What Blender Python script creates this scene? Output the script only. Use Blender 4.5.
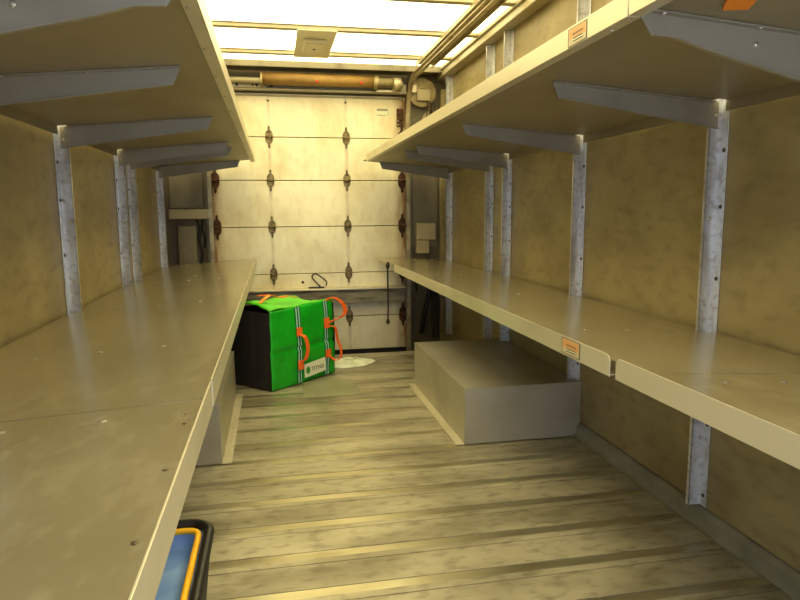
import bpy, bmesh, math, random
from mathutils import Vector, Matrix
random.seed(7)
for o in list(bpy.data.objects): bpy.data.objects.remove(o)
scene = bpy.context.scene
COL = scene.collection

# ------------------------------------------------------------ camera
F_PX, YAW, PITCH, ROLL, CAM_H = 638.47, .1937, -.1376, -.0076, 1.10
cam_d = bpy.data.cameras.new('camera'); cam = bpy.data.objects.new('camera', cam_d); COL.objects.link(cam)
cam_d.sensor_fit = 'HORIZONTAL'; cam_d.sensor_width = 36; cam_d.lens = F_PX/800*36; cam_d.clip_start = .02
fw = Vector((math.sin(YAW)*math.cos(PITCH), math.cos(YAW)*math.cos(PITCH), math.sin(PITCH)))
rt = Vector((math.cos(YAW), -math.sin(YAW), 0)); up = rt.cross(fw)
R2 = rt*math.cos(ROLL)+up*math.sin(ROLL); U2 = -rt*math.sin(ROLL)+up*math.cos(ROLL)
M = Matrix(((R2.x, U2.x, -fw.x), (R2.y, U2.y, -fw.y), (R2.z, U2.z, -fw.z))).to_4x4()
M.translation = Vector((0, 0, CAM_H)); cam.matrix_world = M
scene.camera = cam

# ------------------------------------------------------------ light and exposure
world = bpy.data.worlds.new('sky'); scene.world = world; world.use_nodes = True
bg = world.node_tree.nodes['Background']; bg.inputs[0].default_value = (.74, .82, 1, 1); bg.inputs[1].default_value = 2.6
ROOF_COL = (1, .87, .47); ROOF_STR = 5.0          # daylight glowing through the fibreglass roof
vs = scene.view_settings
vs.view_transform = 'Standard'; vs.look = 'None'; vs.gamma = 1; vs.exposure = 0.08; vs.use_curve_mapping = False

# ------------------------------------------------------------ materials
def lin(c):
    return tuple((x/12.92 if x <= .04045 else ((x+.055)/1.055)**2.4) for x in [v/255 for v in c])+(1,)
MATS = {}
def mat(name, base, rough=.5, metal=0, dark=None, amt=.5, scale=(1,1,1), nscale=3, lo=.45, hi=.7, fine=None, fine_amt=.25,
        fscale=(1,1,1), fn=40, bump=0, bscale=60, spec=.5, rvar=0):
    """grime (dark) over base by a stretched noise, a second finer noise, and bump"""
    m = bpy.data.materials.new(name); m.use_nodes = True; MATS[name] = m
    nt = m.node_tree; N = nt.nodes; L = nt.links; b = N['Principled BSDF']
    b.inputs['Roughness'].default_value = rough; b.inputs['Metallic'].default_value = metal
    b.inputs['Specular IOR Level'].default_value = spec
    base = lin(base)
    if dark is None and not bump:
        b.inputs['Base Color'].default_value = base; return m
    tc = N.new('ShaderNodeTexCoord')
    def noise(sc, n, detail=5):
        mp = N.new('ShaderNodeMapping'); mp.inputs['Scale'].default_value = sc; L.new(tc.outputs['Object'], mp.inputs[0])
        t = N.new('ShaderNodeTexNoise'); t.inputs['Scale'].default_value = n; t.inputs['Detail'].default_value = detail
        L.new(mp.outputs[0], t.inputs['Vector']); return t
    col = None
    def layer(prev, dk, t, lo, hi, amt):
        r = N.new('ShaderNodeMapRange'); r.inputs[1].default_value = lo; r.inputs[2].default_value = hi
        r.inputs[3].default_value = 0; r.inputs[4].default_value = amt; L.new(t.outputs[0], r.inputs[0])
        x = N.new('ShaderNodeMix'); x.data_type = 'RGBA'; L.new(r.outputs[0], x.inputs[0])
        if isinstance(prev, tuple): x.inputs[6].default_value = prev
        else: L.new(prev, x.inputs[6])
        x.inputs[7].default_value = dk
        return x.outputs[2], r.outputs[0]
    col = base
    if dark is not None:
        t = noise(scale, nscale); col, fac = layer(col, lin(dark), t, lo, hi, amt)
        if rvar:
            mr = N.new('ShaderNodeMath'); mr.operation = 'MULTIPLY_ADD'; L.new(fac, mr.inputs[0]); mr.inputs[1].default_value = rvar; mr.inputs[2].default_value = rough
            L.new(mr.outputs[0], b.inputs['Roughness'])
    if fine is not None:
        t = noise(fscale, fn, 3); col, _ = layer(col, lin(fine), t, .5, .72, fine_amt)
    if isinstance(col, tuple): b.inputs['Base Color'].default_value = col
    else: L.new(col, b.inputs['Base Color'])
    if bump:
        t = noise(scale, bscale, 2); bp = N.new('ShaderNodeBump'); bp.inputs['Strength'].default_value = bump; bp.inputs['Distance'].default_value = .01
        L.new(t.outputs[0], bp.inputs['Height']); L.new(bp.outputs[0], b.inputs['Normal'])
    return m

mat('wall_ply', (160,146,102), .45, 0, (98,84,48), .55, (1,.9,1.2), 3.0, .40, .72, (88,74,42), .35, (1,.7,1.6), 15, .04, 30)
mat('rear_panel', (110,98,72), .5, .2, (70,55,38), .5, (2,1,.4), 3, .45, .7, bump=.05)
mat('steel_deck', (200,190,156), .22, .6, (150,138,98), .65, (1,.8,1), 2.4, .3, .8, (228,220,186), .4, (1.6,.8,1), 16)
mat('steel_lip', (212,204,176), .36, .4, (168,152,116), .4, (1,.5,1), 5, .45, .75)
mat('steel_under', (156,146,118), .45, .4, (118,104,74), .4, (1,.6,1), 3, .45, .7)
mat('bracket', (156,150,134), .42, .3, (124,116,98), .4, (1,1,1), 6, .45, .7)
mat('post', (214,216,218), .32, .45, (130,118,98), .5, (2,2,.5), 9, .48, .68, (90,76,58), .4, (1,1,1), 50)
mat('rivet', (190,184,170), .35, .7)
mat('rivet_dark', (92,80,62), .5, .5)
mat('box_steel', (178,172,152), .38, .45, (138,128,98), .4, (1,1,1), 4, .45, .7, bump=.02, bscale=15)
mat('floor', (184,176,148), .42, .35, (84,76,50), .85, (.6,1.4,1), 3.0, .38, .74, (82,72,48), .5, (.6,1.3,1), 24, .05, 60)
mat('floor_strip', (200,192,158), .33, .85, (120,106,76), .5, (.4,1,1), 8, .45, .7)
mat('floor_gap', (40,34,24), .8)
mat('step', (58,50,40), .7, 0, (30,26,22), .6, (1,1,1), 5)
mat('curb', (140,138,120), .5, .3, (70,66,52), .6, (1,1,1), 6, .4, .7)
mat('rib', (160,152,124), .45, .2, (150,130,84), .5, (1,1,1), 8)
mat('track', (176,164,130), .4, .5, (96,78,48), .6, (1,1,1), 12)
mat('track_dark', (60,44,28), .6, .3, (30,22,14), .6, (1,1,1), 14)
mat('hinge', (138,122,82), .5, .4, (74,58,34), .8, (1,1,1), 30, .4, .6)
mat('rusty', (92,58,28), .75, .2, (44,26,14), .8, (1,1,1), 26, .4, .6)
mat('roller_tube', (150,116,52), .6, 0, (92,62,26), .7, (.6,2,2), 7, .42, .68)
mat('wood_grey', (140,134,118), .75, 0, (78,70,58), .8, (.5,1,3), 9, .4, .65, (60,52,42), .5, (.3,1,4), 30, .2, 40)
mat('panel_grey', (128,120,96), .5, .3, (66,56,38), .6, (1,1,.4), 6)
mat('box_beige', (176,164,128), .5, .1, (120,104,70), .4, (1,1,1), 6)
mat('black', (18,16,14), .5)
mat('black_cloth', (26,22,18), .85, 0, (64,44,28), .6, (6,6,.6), 5, .5, .72)
mat('green', (16,172,28), .42, 0, (10,132,22), .6, (1,1,1), 8, .42, .66)
mat('lime', (92,206,30), .5, 0, (60,178,20), .6, (1,1,1), 7)
mat('webbing', (18,110,60), .7); mat('stripe', (196,240,232), .6)
mat('orange', (246,110,34), .6, 0, (226,84,20), .5, (1,1,1), 20)
mat('orange_pale', (246,168,70), .6)
mat('label_white', (226,228,196), .5); mat('ink', (40,44,40), .6); mat('logo_green', (60,140,60), .5)
mat('plastic_white', (226,232,206), .35, 0, (170,180,150), .6, (1,1,1), 14, .45, .65, bump=.5, bscale=25)
mat('blue_liner', (150,186,240), .32, 0, (100,142,214), .7, (1,1,1), 8, .42, .62, bump=.35, bscale=14)
mat('yellow_piping', (250,186,20), .55)
mat('sticker_orange', (204,154,96), .5); mat('sticker_base', (190,178,140), .5); mat('sticker_dark', (70,58,40), .6)
mat('sticker_grey', (150,146,120), .5)
mat('lens', (214,206,176), .3)
mat('tag_orange', (240,140,20), .5)
mat('red', (200,40,20), .5)
mat('plate_green', (150,150,118), .5, .3, (104,108,78), .6, (1,1,1), 5)
mat('disc', (160,146,104), .5, .4, (90,74,44), .7, (1,1,1), 12)

def roof_mat():
    m = bpy.data.materials.new('glowing_roof'); m.use_nodes = True; nt = m.node_tree; N = nt.nodes
    b = N['Principled BSDF']; b.inputs['Base Color'].default_value = (.8,.75,.6,1)
    b.inputs['Emission Color'].default_value = ROOF_COL+(1,); b.inputs['Emission Strength'].default_value = ROOF_STR
    MATS['roof'] = m
roof_mat()

HX = [-.01, .612]          # hinge columns on the door
def door_mat():
    m = mat('door_panel', (238,230,196), .42, .1, (206,188,136), .6, (1,1,1), 4, .42, .7, (190,168,116), .22, (1.5,1,.8), 14)
    nt = m.node_tree; N = nt.nodes; L = nt.links; b = N['Principled BSDF']
    src = b.inputs['Base Color'].links[0].from_socket
    tc = N.new('ShaderNodeTexCoord'); sp = N.new('ShaderNodeSeparateXYZ'); L.new(tc.outputs['Object'], sp.inputs[0])
    def mth(op, a, bb=None):
        n = N.new('ShaderNodeMath'); n.operation = op
        for i, v in enumerate((a, bb)):
            if v is None: continue
            if isinstance(v, (int, float)): n.inputs[i].default_value = v
            else: L.new(v, n.inputs[i])
        return n.outputs[0]
    def falloff(x0, w):      # 1 at x0, 0 at distance w
        r = N.new('ShaderNodeMapRange'); L.new(mth('ABSOLUTE', mth('SUBTRACT', sp.outputs[0], x0)), r.inputs[0])
        r.inputs[1].default_value = 0; r.inputs[2].default_value = w; r.inputs[3].default_value = 1; r.inputs[4].default_value = 0
        return r.outputs[0]
    def nz(sc, n):
        mp = N.new('ShaderNodeMapping'); mp.inputs['Scale'].default_value = sc; L.new(tc.outputs['Object'], mp.inputs[0])
        t = N.new('ShaderNodeTexNoise'); t.inputs['Scale'].default_value = n; L.new(mp.outputs[0], t.inputs['Vector']); return t.outputs[0]
    edge = mth('MAXIMUM', falloff(-.475, .09), falloff(1.108, .11))
    rust = mth('MULTIPLY', mth('POWER', edge, 1.2), mth('MULTIPLY', nz((6,1,1.2), 5), 1.9))
    drip = mth('MULTIPLY', mth('MAXIMUM', falloff(HX[0], .022), falloff(HX[1], .022)), mth('POWER', nz((3,1,1.2), 6), 2.0))
    fac = mth('MINIMUM', mth('MAXIMUM', rust, drip), .95)
    x = N.new('ShaderNodeMix'); x.data_type = 'RGBA'; L.new(fac, x.inputs[0]); L.new(src, x.inputs[6]); x.inputs[7].default_value = lin((140,96,40))
    L.new(x.outputs[2], b.inputs['Base Color'])
door_mat()

# ------------------------------------------------------------ mesh helpers
class MB:
    def __init__(s): s.bm = bmesh.new(); s.mi = 0
    def _f(s, vs):
        try: f = s.bm.faces.new(vs); f.material_index = s.mi; return f
        except ValueError: return None
    def box(s, x0, x1, y0, y1, z0, z1):
        return s.hull8([(x0,y0,z0),(x1,y0,z0),(x1,y1,z0),(x0,y1,z0),(x0,y0,z1),(x1,y0,z1),(x1,y1,z1),(x0,y1,z1)])
    def hull8(s, P):
        v = [s.bm.verts.new(p) for p in P]
        for q in ((3,2,1,0),(4,5,6,7),(0,1,5,4),(1,2,6,5),(2,3,7,6),(3,0,4,7)): s._f([v[i] for i in q])
        return s
    def prism(s, poly, vec):
        vec = Vector(vec); a = [s.bm.verts.new(p) for p in poly]; b = [s.bm.verts.new(Vector(p)+vec) for p in poly]; n = len(a)
        s._f(a[::-1]); s._f(b)
        for i in range(n): s._f([a[i], a[(i+1)%n], b[(i+1)%n], b[i]])
        return s
    def tube(s, pts, r, n=10, closed=False, cap=True):
        pts = [Vector(p) for p in pts]; rings = []; m = len(pts); ref = None
        for i, p in enumerate(pts):
            a = pts[i-1] if (i or closed) else p; b = pts[(i+1)%m] if (i < m-1 or closed) else p
            t = (b-a).normalized()
            if ref is None: ref = t.cross(Vector((0,0,1))) if abs(t.z) < .9 else t.cross(Vector((1,0,0)))
            ref = (ref-t*ref.dot(t)).normalized(); w = t.cross(ref)
            rr = r[i] if isinstance(r, (list, tuple)) else r
            rings.append([s.bm.verts.new(p+ref*math.cos(2*math.pi*k/n)*rr+w*math.sin(2*math.pi*k/n)*rr) for k in range(n)])
        for i in range(m if closed else m-1):
            A, B = rings[i], rings[(i+1)%m]
            for k in range(n):
                f = s._f([A[k], A[(k+1)%n], B[(k+1)%n], B[k]])
                if f: f.smooth = True
        if cap and not closed: s._f(rings[0][::-1]); s._f(rings[-1])
        return s
    def dome(s, c, axis, r, h, n=8):
        c = Vector(c); a = Vector(axis).normalized(); u = a.orthogonal().normalized(); w = a.cross(u)
        rings = []
        for (q, hh) in ((1,0),(.85,.5),(.45,.92)):
            rings.append([s.bm.verts.new(c+a*h*hh+(u*math.cos(2*math.pi*k/n)+w*math.sin(2*math.pi*k/n))*r*q) for k in range(n)])
        top = s.bm.verts.new(c+a*h)
        s._f(rings[0][::-1])
        for i in (0,1):
            for k in range(n): s._f([rings[i][k], rings[i][(k+1)%n], rings[i+1][(k+1)%n], rings[i+1][k]])
        for k in range(n): s._f([rings[2][k], rings[2][(k+1)%n], top])
        return s
    def ribbon(s, pts, wvec, th=.003, sub=6):
        pts = smooth(pts, sub); n = len(pts); L = []
        for i, p in enumerate(pts):
            w = Vector(wvec[i*len(wvec)//n] if isinstance(wvec, list) else wvec)/2
            t = (pts[min(i+1,n-1)]-pts[max(i-1,0)]).normalized(); nn = t.cross(w).normalized()*th/2
            L.append([s.bm.verts.new(q) for q in (p-w-nn, p+w-nn, p+w+nn, p-w+nn)])
        for i in range(n-1):
            for k in range(4): s._f([L[i][k], L[i][(k+1)%4], L[i+1][(k+1)%4], L[i+1][k]])
        s._f(L[0][::-1]); s._f(L[-1]); return s
    def build(s, name, mats, parent=None, bevel=0, smooth_=False):
        bm = s.bm
        bmesh.ops.recalc_face_normals(bm, faces=bm.faces)
        me = bpy.data.meshes.new(name); bm.to_mesh(me); bm.free()
        if smooth_:
            for p in me.polygons: p.use_smooth = True
        o = bpy.data.objects.new(name, me); COL.objects.link(o)
        for k in (mats if isinstance(mats, (list, tuple)) else [mats]): me.materials.append(MATS[k])
        if bevel:
            b = o.modifiers.new('bevel', 'BEVEL'); b.width = bevel; b.segments = 2; b.limit_method = 'ANGLE'
        if parent: o.parent = parent; o.matrix_parent_inverse = (BASE.get(parent.name) or Matrix()).inverted()
        return o
BASE = {}
def smooth(pts, sub=6):
    P = [Vector(p) for p in pts]; out = []
    for i in range(len(P)-1):
        p0, p1, p2, p3 = P[max(i-1,0)], P[i], P[i+1], P[min(i+2,len(P)-1)]
        for k in range(sub):
            t = k/sub
            out.append(.5*((2*p1)+(p2-p0)*t+(2*p0-5*p1+4*p2-p3)*t*t+(3*p1-p0-3*p2+p3)*t**3))
    out.append(P[-1]); return out
def empty(name, loc, label, cat, group=None):
    o = bpy.data.objects.new(name, None); COL.objects.link(o); o.location = loc; o.empty_display_size = .05
    BASE[o.name] = Matrix.Translation(Vector(loc)); tag(o, label, cat, group); return o
def tag(o, label, cat, group=None, kind=None):
    if label: o['label'] = label
    if cat: o['category'] = cat
    if group: o['group'] = group
    if kind: o['kind'] = kind
    return o
def struct(o): o['kind'] = 'structure'; return o
def text_mesh(name, body, size, matkey, M4, parent, depth=.0006):
    cu = bpy.data.curves.new(name, 'FONT'); cu.body = body; cu.size = size; cu.extrude = depth; cu.align_x = 'LEFT'
    t = bpy.data.objects.new(name, cu); COL.objects.link(t); bpy.context.view_layer.update()
    me = bpy.data.meshes.new_from_object(t.evaluated_get(bpy.context.evaluated_depsgraph_get()))
    bpy.data.objects.remove(t); me.transform(M4); me.materials.clear(); me.materials.append(MATS[matkey]); me.name = name
    o = bpy.data.objects.new(name, me); COL.objects.link(o)
    o.parent = parent; o.matrix_parent_inverse = (BASE.get(parent.name) or Matrix()).inverted(); return o

# ------------------------------------------------------------ dimensions
XL, XR = -.856, 1.45            # side walls
ZR = 2.25                       # roof
YD = 5.37                       # door face
YF = 4.89                       # rear edge of the floor
YN = -.5                        # front end of the cargo room
POSTS_R = [-.36, .28, 1.24, 1.90, 2.86, 3.82, 4.15, 5.15]
POSTS_L = [-.36, .28, 1.24, 1.92, 2.88, 3.88, 4.18, 5.18]

# ------------------------------------------------------------ floor
fb = MB(); PITCH_F = .21
k0 = int(math.floor((YN-1.742)/PITCH_F)); y = 1.742+k0*PITCH_F
prof = []
yy = YN
fl = MB()
ys = []
while y < YF: ys.append(y); y += PITCH_F
edges = [YN]+[q for q in ys if q > YN+.03 and q < YF-.03]+[YF]
for i in range(len(edges)-1):
    a, b = edges[i], edges[i+1]
    # smooth interlocking strip, the wide scuffed plank, and a thin groove before the next strip
    fl.mi = 1; fl.box(XL, XR, a-.018, a+.024, -.05, -.0012)
    fl.mi = 0; fl.box(XL, XR, a+.026, b-.052, -.05, 0)
    fl.mi = 2; fl.box(XL, XR, b-.052, b-.0485, -.05, -.006); fl.box(XL, XR, a+.024, a+.026, -.05, -.006)
    fl.mi = 0; fl.box(XL, XR, b-.0485, b-.018, -.05, 0)
struct(fl.build('floor', ['floor','floor_strip','floor_gap']))
st = MB(); st.box(XL, XR, YF, 5.46, -.25, -.16); st.box(XL, XR, YF-.03, YF, -.25, -.004)
struct(st.build('trim_1', 'step'))

# ------------------------------------------------------------ side walls, roof
w = MB()
def panels(mb, x0, x1, posts, cut):
    ed = [YN]+[p for p in posts if p > YN+.1]+[5.30]
    for i in range(len(ed)-1):
        mb.box(x0, x1, ed[i]+.0015, ed[i+1]-.0015, -.16 if ed[i+1] > YF else -.02, ZR)
    mb.box(x0-.002 if x0 > 0 else x0, x1 if x0 > 0 else x1-.003, YN, 5.42, -.2, ZR)
panels(w, XR, XR+.03, POSTS_R, 0); wr = w
# back sheet sits a little behind the panels so the joints read as thin dark lines
w2 = MB()
ed = [YN]+POSTS_R+[5.40]
for i in range(len(ed)-1): w2.box(XR, XR+.012, ed[i]+.001, ed[i+1]-.001, -.16, ZR)
w2.box(XR+.006, XR+.04, YN, 5.42, -.2, ZR)
struct(w2.build('wall_right', 'wall_ply')); w.bm.free()
w2 = MB(); ed = [YN]+POSTS_L+[5.40]
for i in range(len(ed)-1): w2.box(XL-.012, XL, ed[i]+.001, ed[i+1]-.001, -.16, ZR)
w2.box(XL-.04, XL-.006, YN, 5.42, -.2, ZR)
struct(w2.build('wall_left', 'wall_ply'))

c = MB(); c.box(XL-.04, XR+.04, YN, 5.46, ZR, ZR+.01)
struct(c.build('ceiling', 'roof'))

# roof ribs running across, and side rails
rib_y = [-.3, .3, .9, 1.5, 2.1, 2.7, 3.3, 3.6, 4.20, 4.85]
rib_y = [-.4, .25, .9, 1.56, 2.22, 2.88, 3.54, 4.20, 4.85]
names = {8:'roof rib nearest the rear door', 7:'roof rib on the camera side of the square roof hatch', 6:'roof rib at the top edge of view'}
for i, ry in enumerate(rib_y):
    m_ = MB(); m_.box(-.33, 1.14, ry-.024, ry+.024, ZR-.028, ZR-.001); m_.box(-.33, 1.14, ry-.034, ry+.034, ZR-.006, ZR-.001)
    m_.box(1.225, 1.37, ry-.03, ry+.03, ZR-.02, ZR-.001)
    o = m_.build('roof_rib', 'rib', bevel=.003)
    if i == 8: lab = 'cream metal roof rib closest to the rear door, crossing the bright roof'
    elif i == 7: lab = 'cream metal roof rib on the near side of the square roof plate'
    else: lab = 'cream metal roof rib, '+['','second','third','fourth','fifth','sixth','seventh','eighth'][7-i]+' one toward the camera from the square roof plate'
    tag(o, lab, 'roof rib', 'roof ribs' )
m_ = MB(); m_.box(1.37, XR, YN, 5.40, ZR-.075, ZR-.001); m_.box(1.352, 1.372, YN, 5.40, ZR-.03, ZR-.001)
struct(m_.build('trim_2', 'rib', bevel=.006))
m_ = MB(); m_.box(XL, XL+.08, YN, 5.40, ZR-.075, ZR-.001)
struct(m_.build('trim_3', 'rib', bevel=.006))
m_ = MB(); m_.box(XL, XR, 5.15, 5.17, ZR-.05, ZR-.001); m_.box(XL, XR, 5.17, 5.40, ZR-.03, ZR-.001)
struct(m_.build('trim_4', 'panel_grey', bevel=.004))

# square plate with a dome lamp between two ribs
h = empty('ceiling_lamp', (.31, 4.52, ZR-.03), 'square metal plate with a recessed lamp between the two rear roof ribs', 'ceiling light')
MB().box(.185, .435, 4.17, 4.88, ZR-.036, ZR-.029).build('mounting_plate', 'lens', h, .004)
MB().box(.235, .385, 4.36, 4.68, ZR-.056, ZR-.036).build('lamp_frame', 'lens', h, .012)
MB().box(.258, .362, 4.40, 4.64, ZR-.062, ZR-.055).build('lens', 'lens', h, .006)
MB().dome((.31,4.52,ZR-.062),(0,0,-1),.012,.006).build('screw', 'rivet_dark', h)

# ------------------------------------------------------------ curbs
def curb(name, xw, sg):
    m_ = MB(); P = [(xw,0), (xw-sg*.040,0), (xw-sg*.040,.010), (xw-sg*.030,.014), (xw-sg*.024,.05), (xw-sg*.008,.066), (xw,.066)]
    for (a, b) in ((YN, 2.795), (3.92, YF)):
        m_.prism([(p[0], a, p[1]) for p in P], (0, b-a, 0))
    struct(m_.build(name, 'curb', bevel=.003))
curb('baseboard_right', XR, 1); curb('baseboard_left', XL, -1)

# ------------------------------------------------------------ wall posts (angle section, web across the wall, flange on it)
def post(yp, side, label):
    xw = XR if side > 0 else XL; z0, z1 = .067, ZR-.078
    e = empty('wall_post', (xw-side*.02, yp, z0), label, 'wall post', 'metal wall posts')
    m_ = MB()
    def bx(a, b, y0, y1): m_.box(min(xw-side*a, xw-side*b), max(xw-side*a, xw-side*b), y0, y1, z0, z1)
    bx(.001, .048, yp-.004, yp)                 # web facing the front
    bx(.001, .005, yp-.036, yp)                 # flange on the wall
    bx(.044, .048, yp-.004, yp+.012)            # return lip
    m_.build('channel', 'post', e, .0012)
    for z in (.14,.37,.62,.9,1.13,1.28,1.62,1.95):
        jz = z+random.uniform(-.04,.04)
        MB().dome((xw-side*.005, yp-.022, jz), (-side,0,0), .008, .005, 6).build('rivet', 'rivet_dark', e)
    for z in (1.405, 1.05, .80):
        MB().dome((xw-side*.030, yp-.004, z+random.uniform(-.02,.02)), (0,-1,0), .008, .005, 6).build('bolt', 'rivet', e)
    return e
RL = {1.90:'aluminium wall post on the right closest to the camera, reaching down to the floor kerb',
      2.86:'aluminium wall post on the right, second from the camera, above the wheel box',
      3.82:'aluminium wall post on the right, nearer one of the close pair',
      4.15:'aluminium wall post on the right, farther one of the close pair',
      5.15:'aluminium wall post on the right beside the rear door corner'}
LL = {2.88:'aluminium wall post on the left closest to the camera',
      3.88:'aluminium wall post on the left, nearer one of the close pair',
      4.18:'aluminium wall post on the left, farther one of the close pair',
      5.18:'aluminium wall post on the left beside the rear door corner'}
for p in POSTS_R:
    if p > 1: post(p, 1, RL.get(p, 'aluminium wall post on the right, outside the frame beside the camera'))
for p in POSTS_L:
    if p > 1: post(p, -1, LL.get(p, 'aluminium wall post on the left outside the frame, near %s' % ('the nearest shelf bracket' if p < 1.5 else 'the second shelf bracket')))

# ------------------------------------------------------------ shelves
def notched_deck(mb, side, y0, y1, xw, xe, zw, ze, th, posts):
    """sloping sheet from the wall edge xw to the aisle edge xe, notched round the posts"""
    cuts = sorted([p for p in posts if y0 < p-.02 and p+.02 < y1])
    seg = []; a = y0
    def z(x): return zw+(ze-zw)*(x-xw)/(xe-xw)
    def slab(xa, xb, ya, yb):
        if xa > xb: xa, xb = xb, xa
        mb.hull8([(xa,ya,z(xa)-th),(xb,ya,z(xb)-th),(xb,yb,z(xb)-th),(xa,yb,z(xa)-th),(xa,ya,z(xa)),(xb,ya,z(xb)),(xb,yb,z(xb)),(xa,yb,z(xa))])
    xn = (XR-.053) if side > 0 else (XL+.053)
    slab(xn, xe, y0, y1)
    for p in cuts:
        slab(xw, xn, a, p-.046); a = p+.018
    slab(xw, xn, a, y1)
def bracket(par, side, y, xw, xt, zw, ze, xe, drop, tipdrop, zoff, near=False):
    """gusset: vertical web from the wall to a slanted tip with a riveted top flange"""
    def z(x): return zw+(ze-zw)*(x-xw)/(xe-xw)-zoff
    s_ = side
    b = MB(); ch = .022*s_
    P = [(xw, z(xw)), (xt, z(xt)), (xt+ch, z(xt)-tipdrop), (xw, z(xw)-drop)]
    if near: P = [(xw, z(xw)), (xt, z(xt)), (xt+.035*s_, z(xt)-tipdrop*.95), (xt+.09*s_, z(xt)-tipdrop), (xt+.15*s_, z(xt)-tipdrop*1.35), (xw, z(xw)-drop)]
    b.prism([(p[0], y-.003, p[1]) for p in P], (0, .003, 0))
    # folded lower lip
    q = [p for p in P[2:]]
    for i in range(len(q)-1):
        (x0,z0),(x1,z1) = q[i], q[i+1]
        b.prism([(x0,y-.003,z0),(x1,y-.003,z1),(x1,y-.003,z1+.003),(x0,y-.003,z0+.003)], (0,-.009,0))
    o = b.build('bracket', 'bracket', par)
    f = MB(); f.prism([(xw+.02*s_*-1,y-.018,z(xw-.02*s_)),(xt,y-.018,z(xt)),(xt,y-.018,z(xt)-.0035),(xw-.02*s_,y-.018,z(xw-.02*s_)-.0035)], (0,.02,0))
    f.build('bracket_flange', 'bracket', o)
    for t in (.08,.4,.75):
        x = xt+(xw-xt)*t
        MB().dome((x, y-.010, z(x)-.0035), (0,0,-1), .007, .004, 8).build('rivet', 'rivet', o)
        if near and t > .1: MB().dome((x, y-.003, z(x)-.035), (0,-1,0), .007, .004, 8).build('rivet', 'rivet', o)
    return o

# lower shelves: wall edge z .693, aisle edge .727
ZLW = .693
def lower(side, y0, y1, ly0, ly1, label, strip):
    xw, xe = (1.428, .832) if side > 0 else (-.836, -.149)
    ze = .724 if side > 0 else .731
    posts = POSTS_R if side > 0 else POSTS_L
    e = empty('lower_shelf', ((xw+xe)/2, (y0+y1)/2, ZLW), label, 'shelf', 'lower shelf sections')
    d = MB(); notched_deck(d, side, y0, y1, xw, xe, ZLW, ze, .003, posts); d.build('deck', 'steel_deck', e)
    cuts = [p for p in posts if y0 < p-.02 and p+.02 < y1]; a = y0; rf = MB(); x1_, x2_ = sorted((xw, xw-side*.003))
    for p in cuts+[None]:
        b = y1 if p is None else p-.046
        if b > a: rf.box(x1_, x2_, a, b, ZLW-.045, ZLW-.001)
        if p is not None: a = p+.018
    rf.build('rear_flange', 'steel_under', e)  # added flange, deepens the slot at the wall so the gap goes dark
    lt, lb = (ze+.010, .678) if side > 0 else (ze+.003, .668)
    # front lip with rounded upper corners
    l = MB(); r = .018 if side > 0 else .004
    P = [(ly0, lb), (ly1, lb)]
    for k in range(5): a = math.pi/2*k/4; P.append((ly1-r+r*math.cos(a), lt-r+r*math.sin(a)))
    for k in range(5): a = math.pi/2*k/4; P.append((ly0+r-r*math.sin(a), lt-r+r*math.cos(a)))
    l.prism([(xe-side*.0035 if side > 0 else xe+.0035, p[0], p[1]) for p in P], (side*.0035, 0, 0))
    l.box(min(xe, xe+side*.03), max(xe, xe+side*.03), ly0+.01, ly1-.01, lb, lb+.003)
    l.build('front_lip', 'steel_lip', e, .0008)
    if strip:
        s_ = MB(); xa, xb = sorted((xe, xe+side*.023)); s_.hull8([(xa,y0,ze-.004),(xb,y0,ze-.002),(xb,y1,ze-.002),(xa,y1,ze-.004),(xa,y0,ze+.0005),(xb,y0,ze+.0025),(xb,y1,ze+.0025),(xa,y1,ze+.0005)])
        s_.build('edge_strip', 'steel_deck', e)
        yy = y0+.12
        while yy < y1-.05 and yy < 1.3:
            if yy > .35: MB().dome((xe+side*.016, yy, ze+.0016), (0,0,1), .005, .0018, 6).build('rivet', 'rivet_dark', e)
            yy += .21
    # rivet pairs where the deck lies on the unseen supports
    for p in posts:
        if y0 < p < y1:
            for t in (.25,.5,.75):
                x = xw+(xe-xw)*t; z = ZLW+(ze-ZLW)*t
                MB().dome((x, p-.02, z), (0,0,1), .008, .002, 8).build('rivet', 'rivet', e)
    # folded ribs under the deck
    for p in [q for q in posts if y0 < q < y1]:
        xt = xe+side*.10
        bracket(e, side, p-.0045, xw-side*.0, xt, ZLW, ze, xe, .085, .04, .0035)
    return e
lower(1, 4.153, 5.29, 4.153, 4.43, 'right lower metal shelf section at the far end by the rear door', False)
sr = lower(1, 1.302, 4.147, 1.457, 4.152, 'long right lower metal shelf section carrying the orange sticker on its lip', False)
sn = lower(1, -.45, 1.296, -.45, 1.427, 'right lower metal shelf section nearest the camera with a pale chip on its lip', False)
lower(-1, 4.213, 5.29, 4.213, 5.29, 'left lower metal shelf section at the far end by the rear door', True)
lower(-1, 1.296, 4.207, 1.445, 4.212, 'long left lower metal shelf section running beside the green bag', True)
lower(-1, -.45, 1.290, -.45, 1.425, 'left lower metal shelf section nearest the camera above the blue lined bag', True)
# dark seam slits and the chip on the near right lip
def plate_at(mb, P): mb.prism(P, (0,0,.0008))
MB().hull8([(.8318,1.233,.708),(.8318,1.262,.712),(.8318,1.256,.728),(.8318,1.240,.730),(.8312,1.233,.708),(.8312,1.262,.712),(.8312,1.256,.728),(.8312,1.240,.730)]).build('chip_mark', 'label_white', sn)['label'] = 'pale oval chip in the lip'

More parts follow.
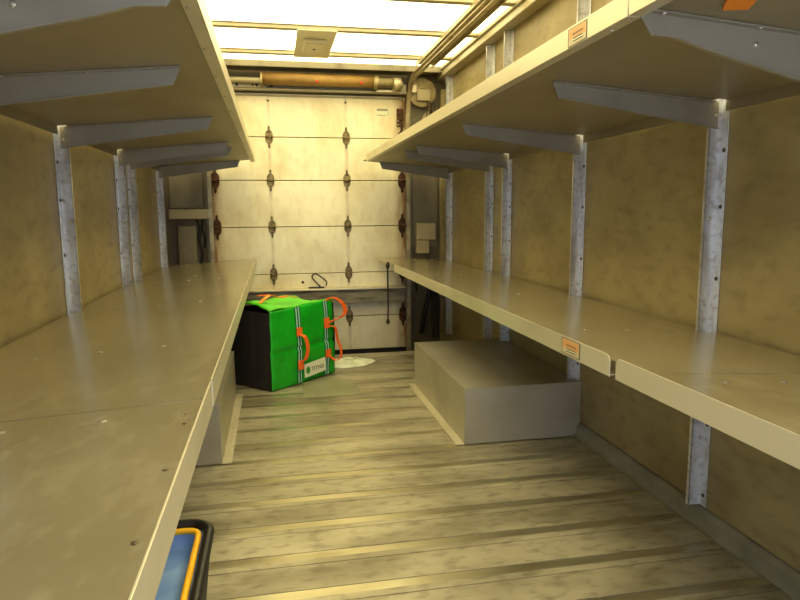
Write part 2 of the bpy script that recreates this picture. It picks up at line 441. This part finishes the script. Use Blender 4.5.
def sticker(par, x, y0, y1, z0, z1, face, name='sticker'):
    """orange topped label on an aisle-facing lip; face = direction of its normal in x"""
    s_ = MB()
    def q(a, b, c_, d, mi, t):
        s_.mi = mi; xa, xb = sorted((x, x+face*t)); s_.box(xa, xb, y0+(y1-y0)*a, y0+(y1-y0)*b, z0+(z1-z0)*c_, z0+(z1-z0)*d)
    q(0,1,0,1,0,.0006); q(.04,.96,.05,.95,1,.0009); q(.06,.94,.42,.92,2,.0012)
    q(.22,.72,.34,.40,0,.0014); q(.22,.72,.20,.26,0,.0014); q(.22,.74,.27,.33,3,.0014)
    for k in range(7): q(.2+k*.08,.25+k*.08,.55,.66,0,.0014)
    o = s_.build(name, ['sticker_dark','sticker_base','sticker_orange','label_white'], par); o['label'] = 'small orange and cream warning sticker'; return o
sticker(sr, .8285, 1.617, 1.732, .6835, .7305, -1)

# upper shelves
def upper(side, y0, y1, label, ly0=None):
    xw, xe = (1.428, .72) if side > 0 else (-.836, -.128)
    zw, ze = (1.444, 1.502) if side > 0 else (1.450, 1.510)
    posts = POSTS_R if side > 0 else POSTS_L
    e = empty('upper_shelf', ((xw+xe)/2, (y0+y1)/2, zw), label, 'shelf', 'upper shelf sections')
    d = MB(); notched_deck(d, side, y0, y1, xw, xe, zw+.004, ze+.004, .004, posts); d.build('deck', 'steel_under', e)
    l = MB(); xa, xb = sorted((xe-side*.004, xe)); lo, hi = (1.487, 1.536) if side > 0 else (1.491, 1.540)
    ly1 = 4.96 if y1 > 5 and side > 0 else y1
    l.box(xa, xb, y0, ly1, lo, hi)
    xa, xb = sorted((xe, xe+side*.028)); l.box(xa, xb, y0, ly1, lo, lo+.003)
    l.build('front_lip', 'steel_lip', e, .001)
    # down-turned edge along the wall, broken at the posts
    cuts = [p for p in posts if y0 < p-.02 and p+.02 < y1]; a = y0; rf = MB()
    x1 = xw; x2 = xw-side*.004
    for p in cuts+[None]:
        b = y1 if p is None else p-.046
        if b > a: rf.box(min(x1,x2), max(x1,x2), a, b, zw-.035, zw)
        if p is not None: a = p+.018
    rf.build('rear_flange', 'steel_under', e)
    for p in posts:
        if y0-.001 <= p <= y1+.05 and p > 1:
            near = p < 1.5
            xt = xe+side*((.012 if side > 0 else .008) if near else (.13 if side > 0 else .108))
            xr_ = xw-side*.0
            bracket(e, side, p-.0045, xr_, xt, zw, ze, xe, .145 if near else .085, .05 if not near else .054, .001, near)
    yy = y0+.1
    while yy < y1-.02:
        if yy > .6: MB().dome((xe+side*.02, yy, lo), (0,0,-1), .005, .003, 6).build('rivet', 'rivet', e)
        yy += .32
    return e
ur = upper(1, 1.243, 5.165, 'long right upper metal shelf section with the orange sticker on its lip')
un = upper(1, -.45, 1.237, 'right upper metal shelf section nearest the camera with an orange tag below')
upper(-1, 1.243, 5.195, 'long left upper metal shelf section reaching toward the rear door')
upper(-1, -.45, 1.237, 'left upper metal shelf section nearest the camera')
sticker(ur, .716, 1.412, 1.508, 1.489, 1.531, -1)
o = MB().hull8([(.862,1.150,1.478),(.80,1.04,1.484),(.84,.98,1.481),(.905,1.130,1.476),(.862,1.150,1.487),(.80,1.04,1.493),(.84,.98,1.490),(.905,1.130,1.485)]).build('plastic_tag', 'tag_orange', un, .003)
o['label'] = 'orange plastic tag'

# ------------------------------------------------------------ wheel boxes
def wheel_box(side, x_in, label):
    xw = XR if side > 0 else XL; y0, y1, zt = 2.80, 3.90, .274
    e = empty('wheel_box', ((xw+x_in)/2, 3.35, 0), label, 'wheel box', 'wheel boxes')
    xa, xb = sorted((xw-side*.002, x_in))
    m_ = MB(); t = .004
    m_.box(xa, xb, y0, y0+t, .001, zt-t); m_.box(xa, xb, y1-t, y1, .001, zt-t)
    xi = sorted((x_in, x_in+side*t)); m_.box(xi[0], xi[1], y0+t, y1-t, .001, zt-t)
    m_.build('side_sheet', 'box_steel', e, .001)
    MB().box(xa-.0015, xb+.0015, y0-.0015, y1+.0015, zt-t, zt).build('top_sheet', 'box_steel', e, .0015)
    f = MB(); xf = sorted((x_in-side*.001, x_in-side*.042)); f.box(xf[0], xf[1], y0-.005, y1+.002, .001, .005); f.build('floor_flange', 'steel_lip', e)
    for k in range(6):
        MB().dome((x_in-side*.024, y0+.08+k*.19, .005), (0,0,1), .007, .003, 8).build('rivet', 'rivet', e)
wheel_box(1, .857, 'grey metal wheel box on the floor against the right wall')
wheel_box(-1, -.258, 'grey metal wheel box partly hidden under the left lower shelf')

# ------------------------------------------------------------ rear wall round the door
DL, DR = -.475, 1.108
r_ = MB()
r_.box(XL, DL-.05, 5.385, 5.42, -.2, ZR); r_.box(DR+.05, XR, 5.385, 5.42, -.2, ZR); r_.box(DL-.05, DR+.05, 5.42, 5.45, 2.0, ZR)
struct(r_.build('wall_rear', 'rear_panel'))
r_ = MB(); r_.box(DL-.05, DL-.022, 5.34, 5.42, -.16, 2.2); r_.box(DR+.022, DR+.05, 5.34, 5.42, -.16, 2.2)
struct(r_.build('trim_5', 'panel_grey', bevel=.003))
r_ = MB(); r_.box(XL, XR, 5.455, 5.46, -.25, ZR)
struct(r_.build('trim_6', 'step'))

# roll-up door
zs = [-.075, .218, .592, .982, 1.358, 1.702, 2.045]
door = bpy.data.objects.new('door_1', None); COL.objects.link(door); door.location = (.316, YD, -.075); BASE['door_1'] = Matrix.Translation(Vector((.316, YD, -.075)))
door['kind'] = 'structure'
for i in range(6):
    MB().box(DL, DR, YD, YD+.035, zs[i]+.003, zs[i+1]-.003).build('door_panel', 'door_panel', door, .003)
MB().box(DL, DR, YD+.004, YD+.03, -.105, -.072).build('gap_shade_strip', 'black', door)  # black strip painting the shade of the gap below the door
def hinge(x, z, rust=False, s=1.0):
    w_, hh = .030*s, .092*s; y = YD-.001
    out = [(0,1),(.28,.86),(.30,.62),(.62,.52),(.95,.34),(1,.10)]
    P = [(x+w_*a, z+hh*b) for a, b in out]+[(x+w_*a, z-hh*b) for a, b in reversed(out)]
    P += [(x-w_*a, z-hh*b) for a, b in out[1:]]+[(x-w_*a, z+hh*b) for a, b in list(reversed(out))[:-1]]
    P = [(p[0], y, p[1]) for p in P[:]]
    m_ = MB(); m_.prism(P, (0,-.006,0))
    o = m_.build('hinge', 'rusty' if rust else 'hinge', door)
    MB().tube([(x-w_*.9,y-.011,z),(x+w_*.9,y-.011,z)], .009*s, 10).build('hinge_knuckle', 'rusty' if rust else 'hinge', o)
    for dz in (.075,.045,-.045,-.075):
        MB().dome((x, y-.006, z+dz*s), (0,-1,0), .006*s, .006, 6).build('bolt', 'rivet_dark' if not rust else 'rusty', o)
for x in HX:
    for z in zs[1:6]: hinge(x, z)
for x, sg in ((DL+.03,-1),(DR-.03,1)):
    for z in zs[1:6]:
        hinge(x, z, True, 1.15)
        MB().tube([(x, YD-.03, z),(x+sg*.045, YD-.03, z)], .007, 8).build('roller_pin', 'rusty', door)
MB().box(DL+.01, DR-.005, YD-.012, YD-.002, 2.018, 2.030).build('top_rail', 'rib', door)
for x in (-.01,.612): MB().dome((x,YD,1.985),(0,-1,0),.01,.006).build('bolt', 'rivet_dark', door)
# small grey label plate at the door's upper right
lp = MB(); lp.box(.865,.985,YD-.003,YD-.0005,1.885,1.945); lp.mi=1; lp.box(.87,.96,YD-.004,YD-.003,1.925,1.942); lp.box(.87,.945,YD-.004,YD-.003,1.888,1.893); lp.box(.965,.968,YD-.004,YD-.003,1.888,1.925)
o = lp.build('label_plate', ['label_white','sticker_grey'], door); o['label'] = 'small pale maker plate with grey print'
# lift bracket top right corner
lb = MB(); lb.box(1.035,1.09,YD-.02,YD-.001,1.80,1.945); lb.box(1.045,1.08,YD-.035,YD-.02,1.85,1.92); lb.build('corner_bracket','rusty',door,.003)
for z in (1.815,1.845): MB().dome((1.045,YD-.02,z),(0,-1,0),.007,.005).build('bolt','rivet',door)
lb = MB(); lb.box(-.455,-.40,YD-.02,YD-.001,1.80,1.945); lb.build('corner_bracket','rusty',door,.003)

# weathered cross rail on the lower door, with its latch ring
e = empty('cross_rail', (.43, 5.3, .34), 'weathered grey board rail across the lower rear door behind the green bag', 'rail')
MB().box(-.46, 1.085, 5.27, 5.368, .345, .458).build('board', 'wood_grey', e, .004)
MB().box(-.46, 1.085, 5.25, 5.368, .459, .474).build('cap_strip', 'steel_lip', e, .003)
e = empty('door_latch', (.37, 5.30, .475), 'black latch handle ring standing on the cross rail above the green bag', 'latch')
MB().box(.27, .40, 5.29, 5.325, .4745, .486).build('latch_base', 'black', e, .003)
loop = [(.365,5.31,.487),(.318,5.31,.540),(.300,5.31,.572),(.318,5.31,.592),(.345,5.31,.588),(.398,5.31,.548),(.420,5.31,.520),(.414,5.31,.490)]
MB().tube(smooth(loop,5), .0055, 8).build('ring', 'black', e)
MB().dome((.226,YD,.52),(0,-1,0),.012,.008).build('bolt','rusty',door)

# tracks either side of the door, curving under the roof
def track(x, sg, label):
    e = empty('door_track', (x, 5.33, -.15), label, 'track', 'door tracks')
    pts = [(x,5.325,-.15),(x,5.325,1.85)]
    for k in range(9):
        a = math.pi/2*k/8; pts.append((x, 5.325-.32+.32*math.cos(a), 1.85+.30*math.sin(a)))
    pts.append((x,YN+.1,2.15))
    # flat U-channel swept along the path
    m_ = MB(); rings = []
    for i, p in enumerate(pts):
        p = Vector(p); a = Vector(pts[max(i-1,0)]); b = Vector(pts[min(i+1,len(pts)-1)]); t = (b-a).normalized(); n = Vector((1,0,0)).cross(t).normalized()
        rings.append([m_.bm.verts.new(p+Vector((dx,0,0))+n*dn) for dx, dn in ((-.015,-.02),(.015,-.02),(.015,.02),(-.015,.02),(-.015,.016),(.011,.016),(.011,-.016),(-.015,-.016))])
    for i in range(len(rings)-1):
        for k in range(8): m_._f([rings[i][k], rings[i][(k+1)%8], rings[i+1][(k+1)%8], rings[i+1][k]])
    m_._f(rings[0]); m_._f(rings[-1])
    m_.build('track_rail', 'track', e)
    return e
track(DR+.01, 1, 'curved metal door track running up the right door side and forward under the roof')
track(DL-.01, -1, 'curved metal door track on the left door side mostly hidden by the upper shelf')
def chan(x0, x1, label, y1=4.92):
    m_ = MB(); m_.box(x0, x1, YN+.1, y1, 2.205, 2.221); m_.box(x0, x0+.006, YN+.1, y1, 2.19, 2.205); m_.box(x1-.006, x1, YN+.1, y1, 2.175, 2.205); m_.box((x0+x1)/2-.01,(x0+x1)/2+.01,YN+.1,y1,2.197,2.205)
    tag(m_.build('roof_channel', 'track', bevel=.002), label, 'channel', 'roof channels')
chan(1.10, 1.225, 'long cream metal channel under the roof beside the right door track')
chan(-.46, -.335, 'long cream metal channel under the roof above the left upper shelf')
# thin dark strips down both edges of the door
for x0, x1, lab in ((DL-.021,DL-.003,'thin dark strip along the left edge of the rear door'),(DR+.003,DR+.021,'thin dark strip along the right edge of the rear door')):
    tag(MB().box(x0,x1,5.35,5.375,-.15,2.0).build('dark_strip','track_dark'), lab, 'strip', 'door edge strips')

# spring roller above the door
e = empty('door_roller', (.4, 5.21, 2.10), 'brown cloth-wrapped spring roller mounted above the rear door', 'roller')
MB().tube([(-.05,5.22,2.125),(.82,5.22,2.125)], .046, 24).build('spring_tube', 'roller_tube', e)
MB().tube([(-.44,5.22,2.11),(1.06,5.22,2.11)], .022, 14).build('shaft', 'rib', e)
MB().tube([(.82,5.22,2.12),(.86,5.22,2.12),(.861,5.22,2.12),(.98,5.22,2.12)], [.054,.054,.04,.04], 20).build('end_collar', 'disc', e)
MB().tube([(.98,5.22,2.11),(1.04,5.22,2.11)], .055, 20).build('end_cap', 'track', e)
MB().tube([(-.06,5.22,2.112),(-.045,5.22,2.112)], .058, 20).build('end_collar', 'disc', e)
for x in (.37,.72): MB().dome((x,5.168,2.105),(0,-1,0),.012,.008).build('red_marker','red',e)
e = empty('header_beam', (.3, 5.28, 2.0), 'cream header beam with punched holes directly over the rear door', 'beam')
m_ = MB(); m_.box(DL-.0, DR, 5.27, 5.33, 2.050, 2.064); m_.box(DL, DR, 5.315, 5.33, 2.064, 2.13); m_.box(DL, -.02, 5.255, 5.262, 2.064, 2.10)
m_.box(DL, -.02, 5.262, 5.315, 2.064, 2.07); m_.build('angle', 'rib', e, .002)
for x in (-.24,-.12,-.09,.02,-.3): MB().dome((x,5.255,2.082),(0,-1,0),.013 if x!=-.12 else .009,.003).build('hole_plug','black',e)
m_ = MB(); m_.box(.85,1.05,5.255,5.27,2.055,2.075); m_.build('clip','steel_lip',e,.002)

# cable drum and bracket at the right end, with hanging cables
e = empty('cable_drum', (1.24, 5.3, 2.05), 'round metal cable drum with plates at the upper right door corner', 'drum')
MB().tube([(1.24,5.30,2.07),(1.24,5.34,2.07)], .115, 28).build('disc', 'disc', e)
MB().tube([(1.24,5.285,2.07),(1.24,5.30,2.07)], .035, 16).build('hub', 'panel_grey', e)
MB().box(1.19,1.30,5.27,5.284,2.0,2.09).build('cover_plate', 'box_beige', e, .004)
MB().box(1.13,1.185,5.26,5.30,2.06,2.12).build('motor_box', 'steel_lip', e, .006)
e2 = empty('corner_gusset', (1.2, 5.34, 1.7), 'triangular metal gusset plate below the cable drum', 'plate')
MB().prism([(1.135,5.33,1.60),(1.30,5.33,1.60),(1.30,5.33,1.93),(1.26,5.33,1.90)], (0,.006,0)).build('plate', 'box_beige', e2)
cb = MB(); 
for k in range(5):
    x = 1.27+k*.022
    cb.tube(smooth([(x,5.25,2.0-.01*k),(x+.02*math.sin(k*2),5.26,1.9),(x-.015,5.27,1.80),(x+.01*math.cos(k),5.27,1.64)],5), .005, 6)
tag(cb.build('wiring_bundle', 'track_dark'), 'dark loose wiring hanging below the cable drum at the right corner', 'cables', None)

# ------------------------------------------------------------ fittings beside the door
tag(MB().box(-.80,-.545,5.374,5.384,1.14,2.10).build('side_panel','panel_grey',bevel=.003), 'tall grey side panel left of the rear door', 'panel', 'rear side panels')
tag(MB().box(1.165,1.39,5.374,5.384,.80,2.0).build('side_panel','panel_grey',bevel=.003), 'tall grey side panel right of the rear door', 'panel', 'rear side panels')
tag(MB().box(-.80,-.50,5.30,5.383,1.055,1.13).build('ledge','box_beige',bevel=.004), 'beige metal ledge box left of the rear door', 'ledge')
tag(MB().box(-.745,-.605,5.31,5.384,.60,1.0).build('light_housing','panel_grey',bevel=.008), 'upright grey light housing under the beige ledge at left', 'housing')
c2 = MB(); c2.tube(smooth([(-.60,5.36,1.05),(-.575,5.35,.98),(-.585,5.35,.88),(-.565,5.35,.78),(-.58,5.36,.70)],6), .011, 8); c2.tube(smooth([(-.55,5.36,1.05),(-.56,5.35,.97),(-.54,5.35,.90),(-.55,5.36,.82)],6), .009, 8)
tag(c2.build('conduit','black'), 'black wires beside the grey light housing left of the door', 'cables')
e = empty('junction_box', (1.27,5.33,.85), 'beige junction box on the rear wall above the right lower shelf', 'electrical box')
MB().box(1.19,1.355,5.30,5.373,.86,1.0).build('box_cover','box_beige',e,.006); MB().box(1.19,1.30,5.31,5.373,.745,.858).build('lower_box','box_beige',e,.004)
MB().box(1.40,XR-.0015,5.30,5.37,-.15,2.1).build('corner_strip','wall_ply',None,.004)
tag(bpy.data.objects['corner_strip'], 'tan vertical strip in the right rear corner', 'strip')
c2 = MB(); c2.tube(smooth([(1.30,5.36,.70),(1.28,5.34,.55),(1.31,5.34,.42),(1.27,5.34,.25),(1.24,5.36,.05)],6), .02, 8); c2.tube(smooth([(1.19,5.36,.66),(1.19,5.35,.5),(1.20,5.36,.42)],5), .008, 8)
tag(c2.build('conduit','black'), 'dark conduit on the rear wall below the right lower shelf', 'cables')
tag(MB().box(1.335,1.395,5.35,5.384,.0,.62).build('lower_cover','step',bevel=.004), 'dark cover panel on the rear wall under the right shelf', 'panel')

# pull strap hanging in front of the door
e = empty('pull_strap', (1.0,5.2,.2), 'dark pull rope hanging from the far right shelf corner before the door', 'rope')
MB().tube(smooth([(.812,4.60,.71),(.812,4.60,.55),(.813,4.60,.42),(.81,4.60,.305)],5), .006, 8).build('cord','track_dark',e)
MB().tube([(.812,4.60,.69),(.812,4.60,.71),(.815,4.60,.735)], [.01,.017,.008], 10).build('knot','track_dark',e)
MB().tube([(.81,4.60,.275),(.81,4.60,.292),(.81,4.60,.312)], [.01,.015,.008], 10).build('knot','track_dark',e)

# ------------------------------------------------------------ green insulated bag
A = Vector((-.045, 3.91, 0)); U = Vector((.727, .686, 0)); Nn = Vector((-.686, .727, 0)); Z = Vector((0,0,1))
LB, DB, HB = .585, .36, .50
bag = empty('tote_bag', A+U*.3+Nn*.18, 'big green and black insulated tote bag with orange handles on the floor', 'bag')
def bp(u, d, z): return A+U*u+Nn*d+Z*z
def quadgrid(mb, f, nu, nv):
    V = [[mb.bm.verts.new(f(i/nu, j/nv)) for i in range(nu+1)] for j in range(nv+1)]
    for j in range(nv):
        for i in range(nu):
            q = mb._f([V[j][i],V[j][i+1],V[j+1][i+1],V[j+1][i]]); q.smooth = True
def wob(a, b): return .004*math.sin(7*a+2.1*b)+.003*math.sin(13*b+4*a)
def top_z(u, d): return HB+.02*u/LB-.03*max(0, u/LB-.85)*3
b_ = MB()
def side_f(a, b): d = DB*a; return bp(-.004+.010*math.sin(math.pi*b)*math.sin(math.pi*a)-.03*math.sin(math.pi*b)*math.sin(math.pi*a), d, .004+b*(HB-.01))+U*wob(a*3, b)
quadgrid(b_, side_f, 10, 12)
quadgrid(b_, lambda a, b: bp(LB+.012*math.sin(math.pi*b), DB*a, .004+b*(HB-.01)), 10, 12)
quadgrid(b_, lambda a, b: bp(LB*a, DB, .004+b*(HB-.01))+Nn*wob(a, b), 10, 12)
quadgrid(b_, lambda a, b: bp(LB*a, DB*b, .004), 2, 2)
b_.build('body', 'black_cloth', bag, smooth_=False)
fp = MB()
def front(a, b):
    crease = -.012*math.exp(-((b-.47)/.025)**2)
    return bp(LB*a*(1-.025*b), -.002, .006+b*(top_z(LB*a,0)-.006))-Nn*(.018*math.sin(math.pi*a)*math.sin(math.pi*min(1,b*1.0))+crease+wob(a, b)*.8)
quadgrid(fp, front, 30, 30)
# a turned thickness edge so the panel is not paper thin
o = fp.build('front_panel', 'green', bag); md = o.modifiers.new('thick','SOLIDIFY'); md.thickness = .006; md.offset = 0
lidm = MB()
def lid(a, b):
    hump = (.045*math.exp(-((a-.10)/.18)**2)-.03*a)*math.sin(math.pi*min(1,b*1.0))
    return bp(LB*a, DB*b-.004, top_z(LB*a,0)+.004+hump+wob(a*2,b*2))
quadgrid(lidm, lid, 24, 14)
o = lidm.build('lid', 'lime', bag); md = o.modifiers.new('thick','SOLIDIFY'); md.thickness = .008; md.offset = 0
# webbing with two pale stripes, running down the front
def web(u):
    m_ = MB(); cols = [(-.024,-.015,0),(-.015,-.009,1),(-.009,.007,0),(.007,.013,1),(.013,.024,0)]
    n = 30
    for (a, b, k) in cols:
        m_.mi = k
        V = []
        for j in range(n+1):
            t = .01+j/n*.985
            V.append([m_.bm.verts.new(front((u+q)/LB, t)-Nn*.006) for q in (a, b)])
        for j in range(n): m_._f([V[j][0],V[j][1],V[j+1][1],V[j+1][0]])
    o = m_.build('webbing_strap', ['webbing','stripe'], bag); o['label'] = 'dark webbing with two pale stripes'
    md = o.modifiers.new('thick','SOLIDIFY'); md.thickness = .003; md.offset = -1
web(.236); web(.500)
# orange handles: flat loops stitched onto the webbing
def loopr(pts, w_=.035, matk='orange', wd=None, name='handle'):
    m_ = MB(); m_.ribbon(pts, [Vector(wd)*w_] if wd else [U*w_], .004)
    return m_.build(name, matk, bag)
loopr([bp(.228,-.03,.375), bp(.230,-.033,.33), bp(.248,-.055,.315), bp(.268,-.058,.26), bp(.270,-.055,.21), bp(.254,-.05,.165), bp(.236,-.033,.15), bp(.236,-.03,.12)], .03)
loopr([bp(.228,-.028,.375), bp(.228,-.029,.32)], .048, name='handle_patch'); loopr([bp(.234,-.028,.16), bp(.234,-.029,.10)], .048, name='handle_patch')
loopr([bp(.500,-.02,.375), bp(.505,-.03,.345), bp(.545,-.05,.33), bp(.565,-.05,.25), bp(.590,-.06,.17), bp(.58,-.06,.115), bp(.54,-.05,.105), bp(.505,-.028,.14)], .022)
loopr([bp(.492,-.022,.40), bp(.492,-.026,.33)], .05, name='handle_patch'); loopr([bp(.500,-.026,.185), bp(.500,-.026,.13)], .05, name='handle_patch')
loopr([bp(.500,-.015,.515), bp(.56,-.02,.53), bp(.64,-.03,.49), bp(.665,-.04,.43), bp(.62,-.05,.395), bp(.54,-.035,.375), bp(.505,-.03,.36)], .04)
loopr([bp(.10,.20,.575), bp(.15,.14,.580), bp(.22,.15,.555), bp(.28,.12,.56), bp(.34,.10,.545)], .035, wd=Nn)
loopr([bp(.02,.10,.545), bp(.06,.09,.575), bp(.10,.10,.585)], .03, 'orange_pale', wd=Nn)
# white name label with round green emblem
def frame(u, z, off):
    Mx = Matrix((U.to_4d(), Z.to_4d(), (-Nn).to_4d(), (0,0,0,1))).transposed(); Mx = Mx.to_4x4()
    p = bp(u, -off, z); R = Matrix.Identity(4)
    for i in range(3): R[i][0] = U[i]; R[i][1] = Z[i]; R[i][2] = -Nn[i]; R[i][3] = p[i]
    return R
lm = MB(); ang = -.02
def lq(u, z): return bp(u, -.0245, z)
lm.prism([lq(.268,.035), lq(.470,.048), lq(.466,.138), lq(.266,.125)], -Nn*.002)
lab = lm.build('name_label', 'label_white', bag); lab['label'] = 'white name label with round green emblem'
em = MB(); cpt = bp(.300,-.0268,.082)
em.prism([cpt+U*.019*math.cos(t*math.pi/10)+Z*.024*math.sin(t*math.pi/10) for t in range(20)], -Nn*.0008)
em.build('emblem', 'logo_green', lab)
text_mesh('lettering', 'T2TVGS', .035, 'ink', frame(.328, .072, .0268), lab)

# ------------------------------------------------------------ white plastic bag lying flat beyond the tote
pw = MB()
def pl(a, b):
    r = a; th = b*2*math.pi; rr = r*(1+.10*math.sin(3*th+1)+.06*math.sin(5*th))
    x = .512+.180*rr*math.cos(th); y_ = 4.56+.145*rr*math.sin(th)
    return Vector((x, y_, .004+.022*(1-r**4)+.006*math.sin(9*th)*r*(1-r)*3+.004*math.sin(23*a+7*b)*(1-r)))
quadgrid(pw, pl, 14, 36)
bmesh.ops.remove_doubles(pw.bm, verts=pw.bm.verts, dist=.0005)
o = pw.build('plastic_bag', 'plastic_white'); md = o.modifiers.new('thick','SOLIDIFY'); md.thickness = .003; md.offset = 1
tag(o, 'crumpled white plastic bag lying flat on the floor right of the green tote', 'plastic bag')
# floor access plate
tag(MB().prism([(.145,3.735,.0005),(.50,3.735,.0005),(.475,4.10,.0005),(.15,4.10,.0005)], (0,0,.003)).build('floor_plate','plate_green'), 'grey green metal patch plate on the floor in front of the green tote', 'floor plate')

# ------------------------------------------------------------ black bag with blue liner under the left shelf
bx0, bx1, by0, by1, bh = -.62, -.168, .93, 1.54, .35
bb = empty('insulated_bag', ((bx0+bx1)/2, (by0+by1)/2, 0), 'open black bag with blue liner and yellow piping under the left shelf', 'bag')
def rr(x0, x1, y0, y1, r, z, n=6):
    P = []
    for (cx, cy, a0) in ((x1-r,y1-r,0),(x0+r,y1-r,90),(x0+r,y0+r,180),(x1-r,y0+r,270)):
        for k in range(n+1): a = math.radians(a0+90*k/n); P.append((cx+r*math.cos(a), cy+r*math.sin(a), z))
    return P
def shell(mb, loops, flip=False):
    R = [[mb.bm.verts.new(p) for p in l] for l in loops]
    for i in range(len(R)-1):
        n = len(R[i])
        for k in range(n):
            f = mb._f([R[i][k],R[i][(k+1)%n],R[i+1][(k+1)%n],R[i+1][k]]); f.smooth = True
    mb._f(R[-1])
m_ = MB(); shell(m_, [rr(bx0,bx1,by0,by1,.055,bh), rr(bx0+.02,bx1-.02,by0+.02,by1-.02,.055,bh*.5), rr(bx0+.05,bx1-.05,by0+.05,by1-.05,.05,.004)])
m_.build('outer_shell', 'black_cloth', bb)
i_ = .018
m_ = MB(); shell(m_, [rr(bx0+i_,bx1-i_,by0+i_,by1-i_,.04,bh-.004), rr(bx0+i_+.004,bx1-i_-.004,by0+i_,by1-i_-.004,.04,bh-.03), rr(bx0+i_+.012,bx1-i_-.016,by0+i_+.01,by1-i_-.016,.035,bh-.05)])
m_.build('liner', 'blue_liner', bb)
m_ = MB(); m_.tube(rr(bx0+.006,bx1-.006,by0+.006,by1-.006,.05,bh+.001), .0125, 10, closed=True); m_.build('rim', 'black', bb)
m_ = MB(); m_.tube(rr(bx0+.030,bx1-.030,by0+.030,by1-.030,.03,bh-.003,4), .0075, 8, closed=True); m_.build('piping', 'yellow_piping', bb)
